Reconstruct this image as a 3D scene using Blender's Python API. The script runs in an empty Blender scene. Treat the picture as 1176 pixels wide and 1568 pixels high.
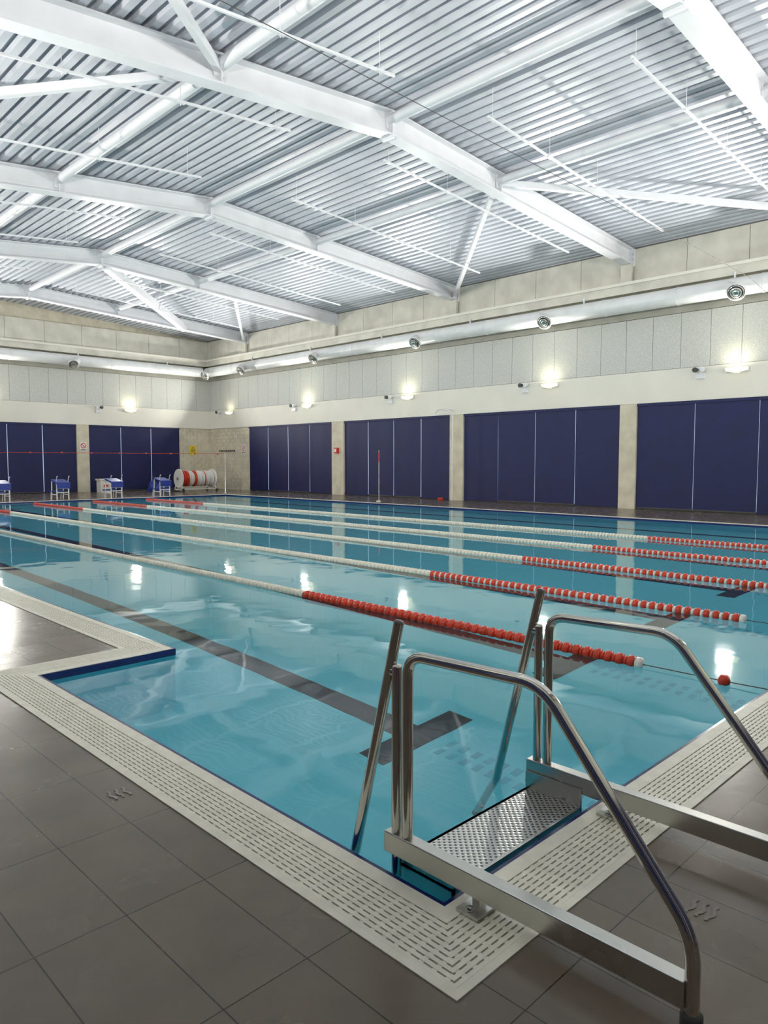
import bpy, math, random
from mathutils import Vector, Matrix
random.seed(4)
S=1.55
scene=bpy.context.scene
# ------------------------------------------------------------------ materials
MATS={}
def nt(name):
    m=bpy.data.materials.new(name); m.use_nodes=True
    t=m.node_tree; b=t.nodes['Principled BSDF']; MATS[name]=m
    return m,t,b
def setc(b,c,r=.5,met=0.0,spec=None):
    b.inputs['Base Color'].default_value=(*c,1); b.inputs['Roughness'].default_value=r
    b.inputs['Metallic'].default_value=met
    if spec is not None: b.inputs['Specular IOR Level'].default_value=spec
def pos(t):
    return t.nodes.new('ShaderNodeNewGeometry').outputs['Position']
def noise(t,scale,detail=3,vec=None,rough=.5):
    n=t.nodes.new('ShaderNodeTexNoise'); n.inputs['Scale'].default_value=scale
    n.inputs['Detail'].default_value=detail; n.inputs['Roughness'].default_value=rough
    t.links.new(vec if vec else pos(t),n.inputs['Vector']); return n.outputs['Fac']
def ramp(t,fac,p0,c0,p1,c1):
    r=t.nodes.new('ShaderNodeValToRGB'); e=r.color_ramp.elements
    e[0].position=p0;e[0].color=(*c0,1);e[1].position=p1;e[1].color=(*c1,1)
    t.links.new(fac,r.inputs['Fac']); return r.outputs['Color']
def bump(t,b,h,strength=.2,dist=.01):
    n=t.nodes.new('ShaderNodeBump'); n.inputs['Strength'].default_value=strength; n.inputs['Distance'].default_value=dist
    t.links.new(h,n.inputs['Height']); t.links.new(n.outputs['Normal'],b.inputs['Normal'])
def noisy(name,c,r=.5,met=0,scale=3,var=.12,bs=0,bscale=60):
    m,t,b=nt(name); setc(b,c,r,met)
    c0=tuple(max(0,x*(1-var)) for x in c); c1=tuple(min(1,x*(1+var)) for x in c)
    t.links.new(ramp(t,noise(t,scale),.3,c0,.7,c1),b.inputs['Base Color'])
    if bs: bump(t,b,noise(t,bscale),bs)
    return m
noisy('white_paint',(.76,.78,.82),.35,0,2,.04)
noisy('deck_sheet',(.54,.57,.63),.4,0,1.2,.05)
noisy('smooth_plaster',(.80,.78,.70),.6,0,.8,.04)
noisy('block_cream',(.66,.61,.48),.8,0,2.5,.12,.25,30)
noisy('upper_block',(.66,.645,.57),.8,0,1.6,.12,.2,20)
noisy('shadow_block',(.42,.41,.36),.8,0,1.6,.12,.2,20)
noisy('acoustic_panel',(.60,.61,.58),.9,0,45,.25,.4,120)
noisy('blind_navy',(.006,.010,.078),.6,0,3,.15)
noisy('duct_white',(.76,.78,.79),.3,0.0,3,.05)
noisy('dark_grey',(.06,.06,.06),.5,0,5,.1)
noisy('grille_black',(.02,.02,.02),.5,0,5,.1)
noisy('cream_plastic',(.80,.77,.66),.5,0,12,.08)
noisy('navy_tile',(.012,.02,.13),.2,0,30,.2)
noisy('red_plastic',(.62,.045,.015),.35,0,8,.15)
noisy('white_plastic',(.82,.80,.76),.35,0,8,.05)
noisy('blue_plastic',(.015,.04,.28),.4,0,8,.1)
noisy('yellow_sign',(.85,.65,.03),.4,0,8,.05)
noisy('black_line',(.004,.005,.008),.4,0,8,.2)
noisy('floor_inlet',(.12,.62,.80),.5,0,8,.1)
noisy('rubber',(.5,.5,.48),.7,0,8,.1)
noisy('worn_tile',(.22,.195,.165),.3,0,20,.15)
# steel
m,t,b=nt('stainless'); setc(b,(.62,.60,.56),.13,1.0)
t.links.new(ramp(t,noise(t,3,2),.3,(.09,.09,.09),.75,(.15,.15,.15)),b.inputs['Roughness'])
m,t,b=nt('brushed_steel'); setc(b,(.62,.61,.57),.3,1.0)
t.links.new(ramp(t,noise(t,3,2),.3,(.25,.25,.25),.75,(.32,.32,.32)),b.inputs['Roughness'])
# perforated plate
m,t,b=nt('perforated_steel'); setc(b,(.55,.55,.53),.3,1.0)
mp=t.nodes.new('ShaderNodeMapping'); t.links.new(pos(t),mp.inputs['Vector']); mp.inputs['Rotation'].default_value=(0,0,math.radians(45))
v=t.nodes.new('ShaderNodeTexVoronoi'); v.voronoi_dimensions='2D'; v.inputs['Scale'].default_value=46; v.inputs['Randomness'].default_value=0.0
t.links.new(mp.outputs['Vector'],v.inputs['Vector'])
c=ramp(t,v.outputs['Distance'],.22,(.07,.08,.085),.32,(.60,.60,.58)); t.links.new(c,b.inputs['Base Color'])
bump(t,b,v.outputs['Distance'],.6,.004)
# floor tiles
m,t,b=nt('deck_tile'); setc(b,(.14,.13,.12),.3)
mp=t.nodes.new('ShaderNodeMapping'); t.links.new(pos(t),mp.inputs['Vector'])
mp.inputs['Location'].default_value=(-.875*S+.3023*8,-1.10*S+.6045*10,0)
br=t.nodes.new('ShaderNodeTexBrick'); br.offset=0; br.squash=1
br.inputs['Scale'].default_value=1; br.inputs['Brick Width'].default_value=.3023; br.inputs['Row Height'].default_value=.6045
br.inputs['Mortar Size'].default_value=.0026; br.inputs['Mortar Smooth'].default_value=.1
br.inputs['Color1'].default_value=(.150,.118,.089,1); br.inputs['Color2'].default_value=(.170,.135,.103,1); br.inputs['Mortar'].default_value=(.030,.025,.020,1)
t.links.new(mp.outputs['Vector'],br.inputs['Vector'])
mx=t.nodes.new('ShaderNodeMix'); mx.data_type='RGBA'; mx.blend_type='MULTIPLY'; mx.inputs[0].default_value=1
t.links.new(br.outputs['Color'],mx.inputs[6]); t.links.new(ramp(t,noise(t,3.5,5),.3,(.90,.90,.90),.7,(1.08,1.07,1.05)),mx.inputs[7])
t.links.new(mx.outputs[2],b.inputs['Base Color'])
t.links.new(ramp(t,noise(t,3.0,3,rough=.5),.30,(.19,.19,.19),.72,(.30,.30,.30)),b.inputs['Roughness'])
bump(t,b,noise(t,22,2),.12,.004)
# basin
m,t,b=nt('pool_basin'); setc(b,(.2,.78,.98),.5)
br=t.nodes.new('ShaderNodeTexBrick'); br.offset=0
br.inputs['Scale'].default_value=1; br.inputs['Brick Width'].default_value=.25; br.inputs['Row Height'].default_value=.125
br.inputs['Mortar Size'].default_value=.002
br.inputs['Color1'].default_value=(.20,.84,.99,1); br.inputs['Color2'].default_value=(.205,.845,.99,1); br.inputs['Mortar'].default_value=(.18,.79,.96,1)
t.links.new(pos(t),br.inputs['Vector']); t.links.new(br.outputs['Color'],b.inputs['Base Color'])
# water: Fresnel mix of refraction and a very slightly rough reflection
m=bpy.data.materials.new('pool_water'); m.use_nodes=True; MATS['pool_water']=m; t=m.node_tree
for n in list(t.nodes):
    if n.type=='BSDF_PRINCIPLED': t.nodes.remove(n)
rf=t.nodes.new('ShaderNodeBsdfRefraction'); rf.inputs['IOR'].default_value=1.33; rf.inputs['Roughness'].default_value=0.0; rf.inputs['Color'].default_value=(.98,1,1,1)
gl=t.nodes.new('ShaderNodeBsdfGlossy'); gl.inputs['Roughness'].default_value=.03; gl.inputs['Color'].default_value=(.95,.98,1,1)
fr=t.nodes.new('ShaderNodeFresnel'); fr.inputs['IOR'].default_value=1.33
bm_=t.nodes.new('ShaderNodeBump'); bm_.inputs['Strength'].default_value=.14; bm_.inputs['Distance'].default_value=.02
t.links.new(noise(t,2.2,1.5),bm_.inputs['Height'])
for n in (rf,gl,fr): t.links.new(bm_.outputs['Normal'],n.inputs['Normal'])
ms=t.nodes.new('ShaderNodeMixShader'); t.links.new(fr.outputs[0],ms.inputs[0]); t.links.new(rf.outputs[0],ms.inputs[1]); t.links.new(gl.outputs[0],ms.inputs[2])
t.links.new(ms.outputs[0],t.nodes['Material Output'].inputs['Surface'])
def emis(name,c,s):
    m,t,b=nt(name); setc(b,c,.4); b.inputs['Emission Color'].default_value=(*c,1); b.inputs['Emission Strength'].default_value=s
emis('lamp_glow',(1,.96,.62),1.4)
emis('daylight_glass',(.7,.82,1),.8)

# ------------------------------------------------------------------ mesh builder
class MB:
    def __init__(s): s.v=[];s.f=[];s.mi=[];s.sm=[];s.mats=[];s.map=None
    def m(s,name):
        if name not in s.mats: s.mats.append(name)
        return s.mats.index(name)
    def add(s,vs,fs,mat,smooth=False):
        o=len(s.v); 
        if s.map: vs=[s.map(*p) for p in vs]
        s.v+= [(p[0]*S,p[1]*S,p[2]*S) for p in vs]; k=s.m(mat)
        for f in fs: s.f.append([i+o for i in f]); s.mi.append(k); s.sm.append(smooth)
    def box(s,x0,x1,y0,y1,z0,z1,mat):
        s.add([(x0,y0,z0),(x1,y0,z0),(x1,y1,z0),(x0,y1,z0),(x0,y0,z1),(x1,y0,z1),(x1,y1,z1),(x0,y1,z1)],
          [(0,3,2,1),(4,5,6,7),(0,1,5,4),(1,2,6,5),(2,3,7,6),(3,0,4,7)],mat)
    def sweep(s,pts,r,mat,n=10,smooth=True,prof=None,up=None,cap=True,rs=None):
        pts=[Vector(p) for p in pts]; N=len(pts)
        tang=[]
        for i in range(N):
            a=pts[max(i-1,0)];b=pts[min(i+1,N-1)]
            d=(b-a)
            if 0<i<N-1: d=(pts[i]-a).normalized()+(b-pts[i]).normalized()
            tang.append(d.normalized())
        u0=Vector(up) if up else (Vector((0,0,1)) if abs(tang[0].z)<.9 else Vector((1,0,0)))
        vs=[]
        side=None
        for i in range(N):
            T=tang[i]
            if side is None: side=T.cross(u0).normalized()
            else:
                side=(side-T*side.dot(T)).normalized()
            U=side.cross(T).normalized()
            rr=rs[i] if rs else r
            P=prof if prof else [(rr*math.cos(2*math.pi*k/n),rr*math.sin(2*math.pi*k/n)) for k in range(n)]
            for a,b in P: vs.append(tuple(pts[i]+side*a+U*b))
        n=len(prof) if prof else n
        fs=[]
        for i in range(N-1):
            for k in range(n):
                k2=(k+1)%n
                fs.append((i*n+k,i*n+k2,(i+1)*n+k2,(i+1)*n+k))
        s.add(vs,fs,mat,smooth and not prof)
        if cap:
            s.add(vs[:n],[tuple(range(n))[::-1]],mat); s.add(vs[-n:],[tuple(range(n))],mat)
    def lathe(s,c,axis,prof,mat,n=20,smooth=True,xs=1,ys=1):
        A=Vector(axis).normalized(); U=A.orthogonal().normalized(); W=A.cross(U)
        vs=[];fs=[];c=Vector(c)
        for r,tt in prof:
            for k in range(n):
                a=2*math.pi*k/n; vs.append(tuple(c+A*tt+U*(r*math.cos(a))+W*(r*math.sin(a))))
        for i in range(len(prof)-1):
            for k in range(n):
                k2=(k+1)%n; fs.append((i*n+k,i*n+k2,(i+1)*n+k2,(i+1)*n+k))
        s.add(vs,fs,mat,smooth)
        if prof[0][0]>1e-5: s.add(vs[:n],[tuple(range(n))[::-1]],mat)
        if prof[-1][0]>1e-5: s.add(vs[-n:],[tuple(range(n))],mat)
    def obj(s,name,bevel=0,parent=None):
        me=bpy.data.meshes.new(name)
        xs=[p[0] for p in s.v];ys=[p[1] for p in s.v];zs=[p[2] for p in s.v]
        o=Vector(((min(xs)+max(xs))/2,(min(ys)+max(ys))/2,min(zs)))
        me.from_pydata([(p[0]-o.x,p[1]-o.y,p[2]-o.z) for p in s.v],[],s.f)
        for n in s.mats: me.materials.append(MATS[n])
        me.polygons.foreach_set('material_index',s.mi); me.polygons.foreach_set('use_smooth',s.sm)
        me.update()
        ob=bpy.data.objects.new(name,me); ob.location=o; scene.collection.objects.link(ob)
        if bevel:
            md=ob.modifiers.new('bevel','BEVEL'); md.width=bevel; md.segments=2; md.limit_method='ANGLE'
        if parent:
            ob.parent=parent; ob.matrix_parent_inverse=Matrix.Translation(-parent.location)
        return ob
def fillet(pts,r,n=6):
    pts=[Vector(p) for p in pts]; out=[pts[0]]
    for i in range(1,len(pts)-1):
        a=(pts[i-1]-pts[i]);b=(pts[i+1]-pts[i]); ra=min(r,a.length*.45,b.length*.45)
        p0=pts[i]+a.normalized()*ra;p1=pts[i]+b.normalized()*ra
        for k in range(n+1):
            q=k/n; out.append(p0*(1-q)**2+pts[i]*2*q*(1-q)+p1*q*q)
    out.append(pts[-1]); return out

XR,YF,XW,YS=14.6,23.9,-.6,-2.0
RX=7.37; ZR=5.85
def zdeck(x): return ZR-.105*(RX-x) if x<RX else ZR-.06*(x-RX)

# ------------------------------------------------------------------ floor / pool
f=MB()
for (a,b,c,d) in [(XW,.997,YS,YF),(.997,12.31,YS,.811),(12.31,XR,YS,YF),(.997,12.31,19.21,YF),(.997,1.69,3.71,19.21)]:
    f.box(a,b,c,d,-.15,0,'deck_tile')
FLOOR=f.obj('floor')
P=[(1.207,1.021),(1.207,3.5),(1.9,3.5),(1.9,19.0),(12.1,19.0),(12.1,1.021)]
def off(d):
    out=[];n=len(P)
    for i in range(n):
        def nrm(a,b):
            dx,dy=b[0]-a[0],b[1]-a[1];l=math.hypot(dx,dy);return (-dy/l,dx/l)
        n0=nrm(P[i-1],P[i]);n1=nrm(P[i],P[(i+1)%n])
        out.append((P[i][0]+d*(n0[0]+n1[0]),P[i][1]+d*(n0[1]+n1[1])))
    return out
def ring(mb,d0,d1,z0,z1,mat):
    a=off(d0);b=off(d1);n=len(P)
    vs=[(p[0],p[1],z) for z in (z1,z0) for q in (a,b) for p in q]
    fs=[]
    for i in range(n):
        j=(i+1)%n
        fs.append((i,n+i,n+j,j)); fs.append((i,j,2*n+j,2*n+i)); fs.append((n+j,n+i,3*n+i,3*n+j)); fs.append((2*n+i,2*n+j,3*n+j,3*n+i))
    mb.add(vs,fs,mat)
g=MB()
ring(g,.008,.05,-.05,.003,'cream_plastic')
ring(g,-.003,.008,-.05,.0025,'navy_tile')
ring(g,.19,.21,-.05,.003,'cream_plastic')
ring(g,.05,.19,-.06,-.03,'dark_grey')
cop=g.obj('pool_edge_coping')
g=MB()
nb=9; w=.14/nb
for i in range(nb):
    ring(g,.05+i*w+.0032,.05+(i+1)*w-.0012,-.02,.002,'cream_plastic')
n=len(P)
for i in range(n):
    a=P[i];b=P[(i+1)%n]; dx,dy=b[0]-a[0],b[1]-a[1];L=math.hypot(dx,dy);dx/=L;dy/=L; nx,ny=-dy,dx
    c1r=(i+1)%n==2; c0r=i==2      # reflex corner at P2
    s_=-.16
    while s_<L+.16:
        lo,hi=.05,.19
        if c0r: hi=min(hi,s_)
        elif s_<0: lo=max(lo,-s_)
        if c1r: hi=min(hi,L-s_)
        elif s_>L: lo=max(lo,s_-L)
        if hi-lo>.004:
            cx=a[0]+dx*s_;cy=a[1]+dy*s_; wd=.006
            p=[(cx+nx*lo,cy+ny*lo),(cx+nx*hi,cy+ny*hi)]
            x0=min(p[0][0],p[1][0])-abs(dx)*wd;x1=max(p[0][0],p[1][0])+abs(dx)*wd
            y0=min(p[0][1],p[1][1])-abs(dy)*wd;y1=max(p[0][1],p[1][1])+abs(dy)*wd
            g.box(x0,x1,y0,y1,-.02,.0012,'cream_plastic')
        s_+=.035
g.obj('overflow_grating',parent=cop)
# basin
b=MB(); DEP=-.9; n=len(P)
vs=[(p[0],p[1],-.045) for p in P]+[(p[0],p[1],DEP) for p in P]
b.add(vs,[(i,(i+1)%n,n+(i+1)%n,n+i) for i in range(n)],'pool_basin')
b.add([(1.207,1.021,DEP),(12.1,1.021,DEP),(12.1,3.5,DEP),(1.207,3.5,DEP),(1.9,3.5,DEP),(12.1,19,DEP),(1.9,19,DEP)],[(0,1,2,3),(4,2,5,6)],'pool_basin')
q=off(-.004)
b.add([(q[i][0],q[i][1],z) for z in (.0005,-.045) for i in range(n)],[(i,(i+1)%n,n+(i+1)%n,n+i) for i in range(n)],'navy_tile')
# lane lines
for k in range(7):
    x=2.6+1.444*k
    b.box(x-.08,x+.08,2.45,17.7,DEP,DEP+.003,'black_line')
    for yy in (2.37,17.7): b.box(x-.33,x+.33,yy-.08,yy+.08,DEP,DEP+.0035,'black_line')
    yy=1.35
    while yy<2.24:
        for dx in (-.075,.015): b.box(x+dx,x+dx+.06,yy,yy+.035,DEP,DEP+.002,'floor_inlet')
        yy+=.075
b.obj('pool_basin')
w=MB(); ZW=-.026
w.add([(1.207,1.021,ZW),(12.1,1.021,ZW),(12.1,3.5,ZW),(1.9,3.5,ZW),(1.207,3.5,ZW),(12.1,19,ZW),(1.9,19,ZW)],[(0,1,2,3,4),(3,2,5,6)],'pool_water')
w.obj('pool_water')
# lane ropes
for k in range(5):
    x=3.44+1.444*k; r=MB(); z=ZW+.012
    y=1.66
    while y<18.3:
        red = y<4.3 or y>15.4
        if red:
            r.lathe((x,y,z),(0,1,0),[(.012,0),(.036,.004),(.036,.030),(.012,.036)],'red_plastic',8)
            r.lathe((x,y+.038,z),(0,1,0),[(.014,0),(.026,.002),(.026,.018),(.014,.020)],'red_plastic' if k<1 else 'white_plastic',8)
            y+=.062
        else:
            r.lathe((x,y,z),(0,1,0),[(.012,0),(.033,.004),(.033,.034),(.012,.038)],'cream_plastic',8)
            y+=.05
    r.lathe((x,1.62,z),(0,1,0),[(.01,0),(.033,.004),(.033,.03),(.01,.034)],'white_plastic',10)
    r.lathe((x,1.20,z),(0,1,0),[(.01,0),(.03,.012),(.03,.04),(.01,.052)],'red_plastic',10)
    r.sweep([(x,1.022,-.01),(x,1.22,z),(x,18.9,z),(x,18.999,-.01)],.0025,'dark_grey',6)
    r.obj('lane_rope')
# slip-resistant depth markers set in the deck tiles
for (cx,cy,ang) in ((.93,2.07,0),(1.60,.60,math.pi/2)):
    p=MB(); ca,sa=math.cos(ang),math.sin(ang)
    p.map=lambda a,b_,z,cx=cx,cy=cy,ca=ca,sa=sa:(cx+a*ca-b_*sa,cy+a*sa+b_*ca,z)
    for i in range(3):
        pts=[(-.022+.022*i+.004*math.sin(k*1.1),-.032+.008*k,.0008) for k in range(9)]
        p.sweep(pts,0,'worn_tile',prof=[(-.004,-.0008),(.004,-.0008),(.004,.001),(-.004,.001)])
    p.obj('deck_depth_marker')

# ------------------------------------------------------------------ walls
def mapper(kind):
    return {'right':lambda s,n,z:(XR-n,s,z),'far':lambda s,n,z:(s,YF-n,z),
            'west':lambda s,n,z:(XW+n,s,z),'south':lambda s,n,z:(s,YS+n,z)}[kind]
LAMPS={'right':[.8,5.12,9.2,13.66,18.0,22.4],'far':[2.8,7.0,11.44],'west':[3,8,13,18],'south':[3,8,12.5]}
PIERS={'right':[(-1.2,-.8),(3.1,3.5),(7.10,7.47),(11.73,12.17),(16.3,16.84)],'far':[(.6,1.0),(5.0,5.4),(9.6,10.0)],
 'west':[(3.1,3.5),(7.1,7.47),(11.73,12.17),(16.3,16.84)],'south':[(.6,1.0),(5.0,5.4),(9.6,10.0)]}
END={'right':21.27,'far':13.3,'west':21.27,'south':13.3}
for kind in ('right','far','west','south'):
    M=mapper(kind); a,bnd=(YS,YF) if kind in('right','west') else (XW,XR)
    ztop=5.42 if kind=='right' else (5.02 if kind=='west' else 5.95)
    w=MB(); w.map=M
    w.box(a-.2,bnd+.2,-.2,0,-.15,ztop,'block_cream'); 
    WALL=w.obj('wall_'+kind)
    e=MB(); e.map=M; z=0
    while z<2.2:
        off_=0 if int(z/.13)%2==0 else .15
        s0=END[kind]; s1=bnd
        q=s0
        while q<s1-.01:
            q2=min(s1,q+.3-(off_ if q==s0 else 0)); 
            e.box(q+.003,q2-.003,0,.035,z+.003,min(z+.13,2.205)-.003,'block_cream'); q=q2
        z+=.13
    e.obj('masonry_facing',parent=WALL)
    tr=MB(); tr.map=M
    tr.box(a,bnd,0,.07,2.21,2.86,'smooth_plaster')
    tr.obj('plaster_band',parent=WALL)
    ap=MB(); ap.map=M; q=a+.1
    while q<bnd-.1:
        q2=min(q+.58,bnd-.05); ap.box(q+.004,q2-.004,0,.06,2.868,3.95,'acoustic_panel'); q=q2
    ap.obj('acoustic_panels',parent=WALL)
    lg=MB(); lg.map=M
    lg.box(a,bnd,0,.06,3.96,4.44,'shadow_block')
    lg.box(a,bnd,0,.34,4.45,4.62,'upper_block'); lg.box(a,bnd,0,.38,4.62,4.68,'smooth_plaster')
    q=a
    while q<bnd:
        q2=min(q+1.16,bnd); lg.box(q+.005,q2-.005,0,.12,4.68,min(ztop,5.38) if kind!='west' else 4.95,'upper_block'); q=q2
    lg.obj('ring_beam',parent=WALL)
    for pi,(p0,p1) in enumerate(PIERS[kind]):
        pr=MB(); pr.map=M; z=0
        while z<2.2:
            pr.box(p0,p1,0,.10,z+.003,min(z+.15,2.205)-.003,'block_cream'); z+=.15
        pr.box(p0+.006,p1-.006,0,.094,0,2.205,'block_cream')
        pr.obj('masonry_pier_%d'%(pi+1),parent=WALL)
    edges=[a+(.2 if kind in('south','west') else 0)]+[v for p in PIERS[kind] for v in p]+[END[kind]]
    for i in range(0,len(edges),2):
        s0,s1=edges[i]+.01,edges[i+1]-.01
        if s1-s0<.6: continue
        wn=MB(); wn.map=M
        wn.box(s0,s1,.0,.01,.04,2.19,'daylight_glass')
        for q in (s0,s1-.03): wn.box(q,q+.03,0,.035,0,2.2,'dark_grey')
        wn.box(s0+.03,s1-.03,.0,.035,2.16,2.2,'dark_grey'); wn.box(s0+.03,s1-.03,0,.035,0,.05,'dark_grey')
        wn.obj('window_%s_%d'%(kind,i//2+1),parent=WALL)
        nn=max(2,round((s1-s0)/1.05)); bl=MB(); bl.map=M; wd=(s1-s0)/nn
        bl.box(s0,s1,.04,.085,2.15,2.205,'blind_navy')
        for j in range(nn):
            gap=(.003,.004,.002)[j%3] if s0<11 and kind=='right' else (.008,.005,.009)[j%3]
            c0=s0+j*wd+(.004 if j==0 else gap); c1=s0+(j+1)*wd-(.004 if j==nn-1 else gap)
            N=10; vs=[]
            for k in range(N+1):
                q=k/N; dn=.06+.004*math.sin(q*9+j*2+i)
                for z in (.03,.8,1.5,2.16): vs.append((c0+(c1-c0)*q,dn+.004*math.sin(z*3+j),z))
            fs=[(k*4+r,(k+1)*4+r,(k+1)*4+r+1,k*4+r+1) for k in range(N) for r in range(3)]
            bl.add(vs,fs,'blind_navy',True)
            bl.box(c0,c1,.05,.07,.022,.05,'dark_grey' if j%3 else 'blind_navy')
        bl.obj('roller_blind')
    for s in LAMPS[kind]:
        l=MB(); l.map=M
        vs=[];fs=[];nu,nv=14,6
        for iu in range(nu+1):
            au=math.pi*iu/nu
            for iv in range(nv+1):
                av=(math.pi/2)*iv/nv
                vs.append((s+.21*math.cos(au)*math.cos(av*.999),.10+.13*math.sin(au)*math.cos(av*.999)+.02,2.77-.085*math.sin(av)))
        for iu in range(nu):
            for iv in range(nv):
                p=iu*(nv+1)+iv; fs.append((p,p+nv+1,p+nv+2,p+1))
        l.add(vs,fs,'lamp_glow',True)
        l.box(s-.21,s+.21,.085,.118,2.70,2.78,'white_paint')
        l.box(s-.06,s+.06,.07,.09,2.66,2.80,'white_paint')
        ob=l.obj('wall_uplight')
        corner=(kind=='right' and s>22)
        for (nm,e,sx,sy,n0,tgt,spread) in (('main_beam',120 if corner else 300,.45,.22,.28,(1.0,.46),136),('wall_wash',5 if corner else 9,.4,.12,.28,(.02,1.0),180)):
            ld=bpy.data.lights.new(nm,'AREA'); ld.shape='RECTANGLE'; ld.size=sx; ld.size_y=sy; ld.energy=e; ld.color=(1,.975,.90) if nm=='main_beam' else (1,.92,.64)
            ld.spread=math.radians(spread)
            lo=bpy.data.objects.new(nm,ld); scene.collection.objects.link(lo)
            p=Vector(M(s,n0,2.80))*S; q=Vector(M(s,n0+tgt[0],2.80+tgt[1]))*S
            lo.rotation_euler=(q-p).to_track_quat('-Z','Y').to_euler(); lo.location=p
            lo.parent=ob; lo.matrix_parent_inverse=Matrix.Translation(-ob.location)
        if kind in('right','far'):
            e=MB(); e.map=M; ss=s+(.68 if kind=='right' else -1.1)
            e.box(ss-.09,ss+.09,.07,.12,2.62,2.72,'white_paint')
            for d in (-.1,.1):
                e.sweep([(ss+d*.5,.1,2.72),(ss+d*.5,.13,2.79)],.008,'white_paint',6)
                e.lathe((ss+d*.7,.10,2.80),(0.3*d,.9,-.1),[(.03,0),(.05,.08),(.05,.11)],'dark_grey' if d>0 else 'white_paint',12)
            e.obj('emergency_twin_spot')

# ------------------------------------------------------------------ ducts
def duct(kind,s0,s1,outs,name):
    M=mapper(kind); d=MB(); d.map=M
    d.sweep([(s0,.36,4.22),(s1,.36,4.22)],.17,'duct_white',20)
    q=s0+.3
    while q<s1: d.sweep([(q,.36,4.22),(q+.03,.36,4.22)],.178,'duct_white',20); q+=1.55
    q=s0+.8
    while q<s1: d.box(q,q+.03,.345,.375,4.38,4.5,'white_paint'); q+=3.1
    for o in outs:
        d.sweep([(o+.22,.5,4.2),(o+.1,.66,4.14),(o,.74,4.08)],.11,'duct_white',14)
        A=(-.12,.75,-.55); c=Vector((o,.72,4.08))
        d.lathe(c,A,[(.11,0),(.165,.05),(.165,.08),(.15,.09)],'duct_white',24)
        d.lathe(c,A,[(.15,.082),(.15,.092)],'grille_black',24)
        for i,(r0,t0) in enumerate([(.135,.098),(.095,.108),(.052,.118)]):
            d.lathe(c,A,[(r0,t0-.01),(r0+.006,t0+.006),(r0-.012,t0+.010),(r0-.016,t0-.008)],'brushed_steel',24)
    d.obj(name)
duct('right',-1.9,23.4,[4.95,8.95,12.8,16.9,20.7,22.95],'ventilation_duct')
duct('far',-.5,14.05,[4.6,9.3],'ventilation_duct')

# ------------------------------------------------------------------ roof deck
d=MB(); prof=[]; x=XW-.05; pitch=.185
while x<XR+.1:
    for dx,dz in ((0,0),(.088,0),(.104,.08),(.167,.08)): prof.append((x+dx,zdeck(x+dx)+dz))
    x+=pitch
vs=[];fs=[]
for (x,z) in prof: vs+= [(x,YS-.1,z),(x,YF+.1,z)]
for i in range(len(prof)-1): fs.append((2*i,2*i+1,2*i+3,2*i+2))
d.add(vs,fs,'deck_sheet'); 
d.obj('ceiling')
# ------------------------------------------------------------------ beams
BY=[-1.0,3.31,7.33,11.99,16.65,21.3]
SX=(4.65,RX,9.9)
D=.335
for y in BY:
    bb=MB()
    xs=[XW+.05,RX,XR-.13]
    wf=.10; tf=.022; 
    for (x0,x1) in ((xs[0],RX),(RX,xs[2])):
        def quad(dz0,dz1,y0,y1):
            v=[(x0,y0,zdeck(x0)+dz0),(x1,y0,zdeck(x1)+dz0),(x1,y1,zdeck(x1)+dz0),(x0,y1,zdeck(x0)+dz0),
               (x0,y0,zdeck(x0)+dz1),(x1,y0,zdeck(x1)+dz1),(x1,y1,zdeck(x1)+dz1),(x0,y1,zdeck(x0)+dz1)]
            bb.add(v,[(0,3,2,1),(4,5,6,7),(0,1,5,4),(1,2,6,5),(2,3,7,6),(3,0,4,7)],'white_paint')
        quad(-D-.02,-D-.02+tf,y-wf,y+wf); quad(-.02-tf,-.02,y-wf,y+wf); quad(-D,-.03,y-.01,y+.01)
    zz=zdeck(RX)
    bb.box(RX-.02,RX+.02,y-wf-.01,y+wf+.01,zz-D-.06,zz-.03,'white_paint')
    for xx in (4.65,9.9):
        zz=zdeck(xx); bb.box(xx-.008,xx+.008,y-wf+.01,y+wf-.01,zz-D,zz-.03,'white_paint')
    zz=zdeck(xs[2])
    bb.box(xs[2]-.03,xs[2]+.005,y-.14,y+.14,zz-D-.06,zz-.04,'white_paint')
    bb.box(xs[2]-.1,xs[2]-.02,y-.12,y+.12,4.68,zz-D-.02,'upper_block')
    for yy in (-.1,.1):
        for z2 in (.1,.2,.3): bb.lathe((xs[2]-.03,y+yy,zz-z2-.05),(-1,0,0),[(.014,0),(.014,.012)],'brushed_steel',6)
    bb.obj('roof_beam')
for x in SX:
    for i in range(len(BY)-1):
        s=MB(); z=zdeck(x)-.14
        s.sweep([(x,BY[i]+.012,z),(x,BY[i+1]-.012,z)],.07,'white_paint',14)
        for yy,sg in((BY[i],1),(BY[i+1],-1)): s.box(x-.06,x+.06,yy+(.012 if sg>0 else -.03),yy+(.03 if sg>0 else -.012),z-.12,z+.1,'white_paint')
        s.obj('roof_strut')
def brace(a,b,r,name='roof_brace',box=False):
    s=MB(); A=(a[0],a[1],zdeck(a[0])-a[2]);B=(b[0],b[1],zdeck(b[0])-b[2])
    if box: s.sweep([A,B],0,'white_paint',prof=[(-r,-r*1.3),(r,-r*1.3),(r,r*1.3),(-r,r*1.3)])
    else: s.sweep([A,B],r,'white_paint',12)
    for c in (A,B): s.box(c[0]-.07,c[0]+.07,c[1]-.01,c[1]+.01,c[2]-.08,c[2]+.08,'white_paint')
    s.obj(name)
for xx0,xx1 in ((9.9,14.35),(4.65,.3)):
    brace((xx0,7.36,.17),(xx1,11.9,.25),.038,box=True)
    brace((xx0,7.30,.17),(xx1,3.4,.25),.038,box=True)
brace((7.5,16.7,.30),(12.1,21.25,.30),.08,box=True)
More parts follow.
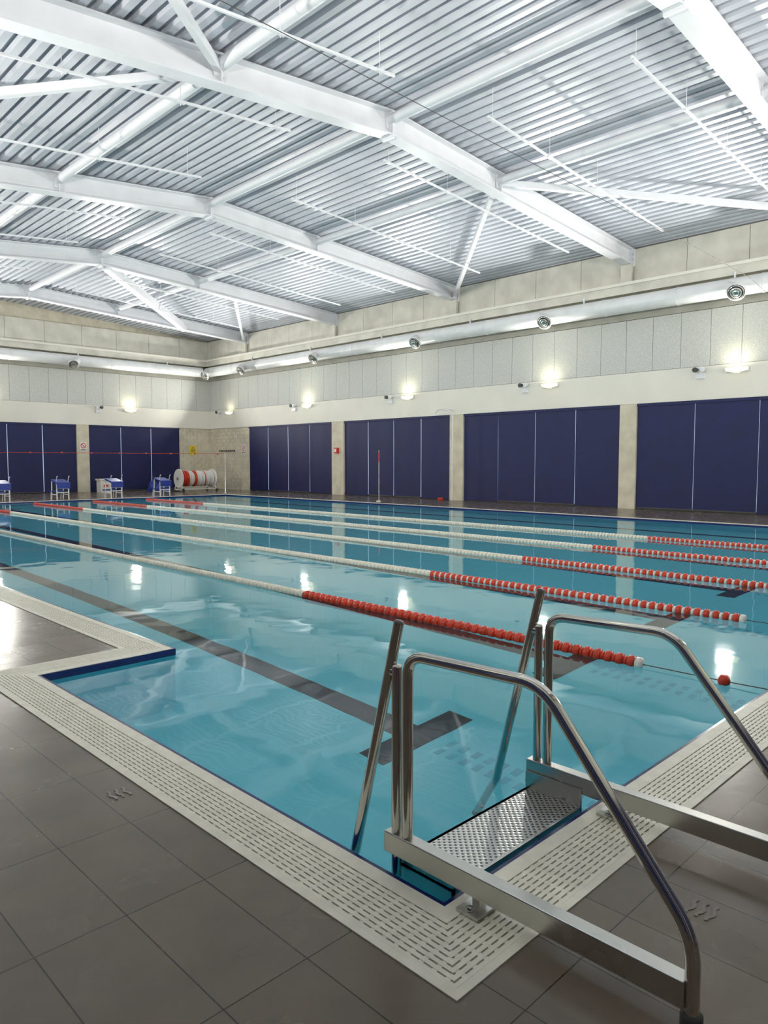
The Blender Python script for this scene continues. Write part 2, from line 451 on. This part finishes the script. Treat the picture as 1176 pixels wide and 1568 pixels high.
brace((11.0,16.7,.25),(14.3,21.2,.25),.035,box=True)
for y in (3.95,5.9,7.8,10.0,12.6,14.6,17.3,19.2):
    for (x0,x1) in ((.3,6.03),(7.75,12.9)):
        s=MB(); dz=-.40
        s.sweep([(x0,y,zdeck(x0)+dz),(x1,y,zdeck(x1)+dz)],0,'white_paint',prof=[(-.013,-.013),(.013,-.013),(.013,.013),(-.013,.013)])
        q=x0+.1
        while q<x1:
            s.sweep([(q,y,zdeck(q)+dz-.05),(q,y,zdeck(q)+.01)],.004,'white_paint',5)
            s.box(q-.05,q+.05,y-.02,y+.02,zdeck(q)+dz-.02,zdeck(q)+dz+.002,'white_paint'); q+=1.35
        s.obj('suspended_service_rail')
c=MB(); c.sweep([(XW,4.5,4.16)]+[(x,4.5,4.15-.0015*(x-7)*(14-x)*.3) for x in range(1,13,2)]+[(13.2,4.5,4.10),(XR-.065,4.5,3.93)],.0035,'dark_grey',5); c.obj('tension_cable')

# ------------------------------------------------------------------ entry steps (foreground)
def steps():
    root=bpy.data.objects.new('pool_access_steps',None); scene.collection.objects.link(root)
    root.location=(1.56*S,1.0*S,0)
    def fin(mb,name,bev=0):
        return mb.obj(name,bev,parent=root)
    for nm,x in (('near',1.25),('far',1.87)):
        sg=1 if nm=='near' else -1
        h=MB(); R=.0135
        h.sweep(fillet([(x,1.176,.05),(x,1.176,.537),(x,.80,.547),(x,.482,.16),(x,.482,.004)],.055,8),R,'stainless',16)
        h.lathe((x,.482,.0),(0,0,1),[(.02,0),(.02,.02),(.0137,.024)],'dark_grey',14)
        fin(h,'handrail_'+nm)
        h=MB()
        h.sweep([(x,1.212,-.03),(x,1.212,.50)],R*.95,'stainless',14)
        h.lathe((x,1.212,.50),(0,0,1),[(R*.95,0),(R*.8,.006),(0,.009)],'stainless',14)
        h.sweep([(x,1.212,.485),(x,1.238,.487)],.012,'stainless',10)
        fin(h,'support_post_'+nm)
        h=MB()
        h.sweep([(x,1.206,.61),(x,1.358,0.0),(x,1.444,-.345)],R,'stainless',16)
        h.lathe((x,1.206,.61),(0,-.24,1),[(R,0),(R*.85,.004),(0,.006)],'dark_grey',14)
        h.lathe((x,1.444,-.345),(0,.24,-1),[(R*1.1,-.03),(R*1.15,.0),(R*.8,.006)],'rubber',14)
        h.sweep([(x+.03,1.40,-.30),(x-.03,1.40,-.30)],.012,'stainless',10)
        fin(h,'ladder_stile_'+nm)
        h=MB()
        h.box(x-.018,x+.018,.49,1.24,.032,.084,'brushed_steel')
        fin(h,'base_arm_'+nm,.004)
        h=MB()
        h.box(x-.045,x+.045,.925,.985,.003,.011,'brushed_steel')
        h.box(x-.012,x+.012,.945,.965,.010,.034,'brushed_steel')
        for a in (-.033,.033):
            h.lathe((x+a,.955,.010),(0,0,1),[(.009,0),(.009,.008),(.005,.012)],'stainless',6)
        fin(h,'foot_plate_'+nm)
        h=MB()
        xi=x+sg*.02
        h.box(min(xi,xi+sg*.006),max(xi,xi+sg*.006),1.045,1.235,-.075,.05,'brushed_steel')
        fin(h,'side_plate_'+nm)
    h=MB()
    h.box(1.27,1.85,1.05,1.235,-.012,-.004,'perforated_steel')
    h.box(1.27,1.85,1.225,1.235,-.06,-.004,'brushed_steel'); h.box(1.27,1.85,1.045,1.052,-.06,-.002,'brushed_steel')
    fin(h,'perforated_platform')
steps()

# ------------------------------------------------------------------ starting blocks
def sblock(x,y):
    s=MB()
    for dx in (-.15,.15):
        s.sweep([(x+dx,y+.05,0),(x+dx,y+.05,.42)],.016,'white_plastic',8)
        s.sweep([(x+dx,y+.42,0),(x+dx,y+.38,.50)],.016,'white_plastic',8)
        s.sweep([(x+dx,y+.05,.14),(x+dx,y+.42,.14)],.014,'white_plastic',8)
        s.sweep([(x+dx,y+.10,.42),(x+dx,y+.02,.62),(x+dx,y-.02,.62)],.010,'white_plastic',8)
    for z,yy in ((.2,.05),(.3,.05)): s.sweep([(x-.15,y+yy,z),(x+.15,y+yy,z)],.012,'white_plastic',8)
    s.add([(x-.17,y-.02,.42),(x+.17,y-.02,.42),(x+.17,y+.40,.50),(x-.17,y+.40,.50),(x-.17,y-.02,.46),(x+.17,y-.02,.46),(x+.17,y+.40,.54),(x-.17,y+.40,.54)],
          [(0,3,2,1),(4,5,6,7),(0,1,5,4),(1,2,6,5),(2,3,7,6),(3,0,4,7)],'blue_plastic')
    s.box(x-.16,x+.16,y+.38,y+.56,.2,.235,'blue_plastic')
    for dx in (-.13,.13): s.sweep([(x+dx,y+.54,0),(x+dx,y+.50,.2)],.012,'white_plastic',8)
    s.box(x-.17,x+.17,y-.03,y-.015,.30,.46,'blue_plastic')
    s.obj('starting_block')
for k in range(6): sblock(3.05+1.444*k,19.25)
# lane rope reel trolley
r=MB(); yc,zc=21.8,.44
for x in (12.1,13.35):
    r.lathe((x-.015,yc,zc),(1,0,0),[(.30,0),(.32,.01),(.32,.03),(.30,.04)],'white_plastic',24)
    for sg in (-1,1):
        r.sweep([(x,yc+sg*.3,.06),(x,yc,zc)],.018,'white_plastic',8)
        r.lathe((x-.02,yc+sg*.3,.06),(1,0,0),[(.055,0),(.06,.01),(.06,.03),(.055,.04)],'dark_grey',14)
    r.sweep([(x,yc-.3,.07),(x,yc+.3,.07)],.018,'white_plastic',8)
for sg in(-1,1): r.sweep([(12.1,yc+sg*.3,.09),(13.35,yc+sg*.3,.09)],.015,'white_plastic',8)
for i in range(29):
    x=12.14+i*.041; rr=.25+.02*math.sin(i*1.7)
    r.lathe((x,yc,zc),(1,0,0),[(rr-.03,0),(rr,.008),(rr,.028),(rr-.03,.036)],'red_plastic' if i in (0,1,2,3,4,5,11,12,20) else 'white_plastic',16)
r.lathe((12.05,yc,zc),(1,0,0),[(.05,0),(.05,1.36)],'brushed_steel',10)
r.obj('lane_rope_reel_trolley')
def sign(kind,s,z,wd,ht,m1,m2,name,n0=.11):
    g=MB(); g.map=mapper(kind); g.box(s-wd,s+wd,n0,n0+.01,z-ht,z+ht,m1)
    if name=='warning_sign':
        g.add([(s-wd*.7,n0+.012,z-.01),(s+wd*.7,n0+.012,z-.01),(s,n0+.012,z+ht*.85)],[(0,1,2)],'grille_black')
        g.add([(s-wd*.45,n0+.013,z+.01),(s+wd*.45,n0+.013,z+.01),(s,n0+.013,z+ht*.65)],[(0,1,2)],'yellow_sign')
        for i in range(3): g.box(s-wd*.7,s+wd*.7,n0+.01,n0+.012,z-.04-i*.03,z-.03-i*.03,'grille_black')
    else:
        N=24; vs=[]
        for k in range(N):
            a=2*math.pi*k/N
            for rr in (wd*.8,wd*.6): vs.append((s+rr*math.cos(a),n0+.012,z+ht*.15+rr*math.sin(a)))
        g.add(vs,[(2*k,2*k+1,(2*k+3)%(2*N),(2*k+2)%(2*N)) for k in range(N)],m2)
        g.add([(s-wd*.55,n0+.012,z+ht*.15+wd*.4),(s-wd*.4,n0+.012,z+ht*.15+wd*.55),(s+wd*.55,n0+.012,z+ht*.15-wd*.4),(s+wd*.4,n0+.012,z+ht*.15-wd*.55)],[(0,1,2,3)],m2)
        g.box(s-wd*.8,s+wd*.8,n0+.01,n0+.012,z-ht*.85,z-ht*.7,'grille_black')
    g.obj(name)
sign('far',13.85,1.42,.13,.16,'yellow_sign','grille_black','warning_sign',.036)
sign('far',9.8,1.5,.11,.15,'white_plastic','red_plastic','prohibition_sign',.101)
sign('right',21.65,1.45,.11,.15,'white_plastic','red_plastic','prohibition_sign',.036)
# wall hooks near the corner
h=MB(); h.map=mapper('right')
h.box(22.1,23.1,.036,.05,1.36,1.42,'block_cream')
for i in range(4):
    s0=22.2+i*.27
    h.lathe((s0,.05,1.39),(0,1,0),[(.035,0),(.035,.02),(.014,.03),(.014,.09),(.03,.10),(.03,.12)],'dark_grey',12)
h.obj('wall_hook_rail')
for (x,y) in ((.6,19.9),(12.75,20.0)):
    p=MB(); p.lathe((x,y,0),(0,0,1),[(.07,0),(.07,.02),(.018,.04),(.016,1.28),(.0,1.29)],'stainless',12); p.obj('flag_line_post')
p=MB(); p.lathe((12.75,13.0,0),(0,0,1),[(.07,0),(.07,.02),(.014,.04),(.012,1.28),(.0,1.29)],'brushed_steel',12); p.lathe((12.75,13.0,1.0),(0,0,1),[(.016,0),(.016,.24)],'red_plastic',12); p.obj('flag_line_post')
p=MB(); p.sweep([(.625,19.9,1.26)]+[(x,19.95,1.24) for x in range(2,12,2)]+[(12.73,20,1.26)],.006,'red_plastic',5)
q=1.2
while q<12.5: p.lathe((q,19.94,1.24),(1,0,0),[(.0,0),(.02,.02),(.02,.05),(0,.07)],'red_plastic',8); q+=.8
p.obj('backstroke_marker_line')
p=MB(); p.sweep(fillet([(14.35,11.95,.0),(14.35,11.95,2.2),(14.35,12.1,2.33),(14.35,12.45,2.36),(14.35,12.55,2.25)],.1,5),.018,'white_plastic',8); p.obj('shepherds_crook_pole')
p=MB(); p.box(14.42,14.498,16.5,16.65,1.25,1.42,'red_plastic'); p.box(14.40,14.42,16.53,16.62,1.29,1.38,'white_plastic'); p.obj('alarm_call_point',.01)
p=MB(); 
for i in range(3): p.sweep([(14.3+.06*math.cos(a),12.3+.06*math.sin(a),.014+.022*i) for a in [2*math.pi*k/16 for k in range(17)]],.012,'red_plastic',6)
p.obj('coiled_hose')
p=MB(); p.box(9.95,10.3,22.9,23.2,0,.40,'white_plastic'); p.box(9.92,10.33,22.87,23.23,.40,.45,'white_plastic'); p.box(10.05,10.2,22.86,22.88,.2,.26,'red_plastic'); p.obj('storage_bin',.01)
def tarp(blobs):
    p=MB()
    for (cx,cy,rr,hh) in blobs:
        N=20;R_=6;vs=[];fs=[]
        for j in range(R_):
            t_=j/(R_-1)
            for k in range(N):
                a=2*math.pi*k/N; w_=rr*math.cos(t_*math.pi/2)**.6*(1+.10*math.sin(a*5+j)+.06*math.sin(a*3+2*j))
                vs.append((cx+w_*math.cos(a),cy+w_*math.sin(a),hh*math.sin(t_*math.pi/2)*(1+.08*math.sin(a*4+j))))
        for j in range(R_-1):
            for k in range(N): fs.append((j*N+k,j*N+(k+1)%N,(j+1)*N+(k+1)%N,(j+1)*N+k))
        p.add(vs,fs,'blue_plastic')
    p.obj('folded_blue_tarpaulin')
tarp([(11.9,22.7,.22,.26),(12.1,22.6,.16,.2),(11.75,22.9,.17,.34)])

# ------------------------------------------------------------------ camera / world
cam=bpy.data.cameras.new('camera'); co=bpy.data.objects.new('camera',cam); scene.collection.objects.link(co)
cam.sensor_fit='VERTICAL'; cam.sensor_height=36; cam.lens=36*1110/1568; cam.clip_start=.05; cam.clip_end=300
co.location=(0,0,S); co.rotation_euler=(math.radians(90-3.97),0,math.radians(-44.84))
scene.camera=co
wd=bpy.data.worlds.new('world'); scene.world=wd; wd.use_nodes=True
wd.node_tree.nodes['Background'].inputs[0].default_value=(.5,.6,.7,1); wd.node_tree.nodes['Background'].inputs[1].default_value=.5
scene.view_settings.view_transform='Standard'; scene.view_settings.look='None'; scene.view_settings.exposure=0
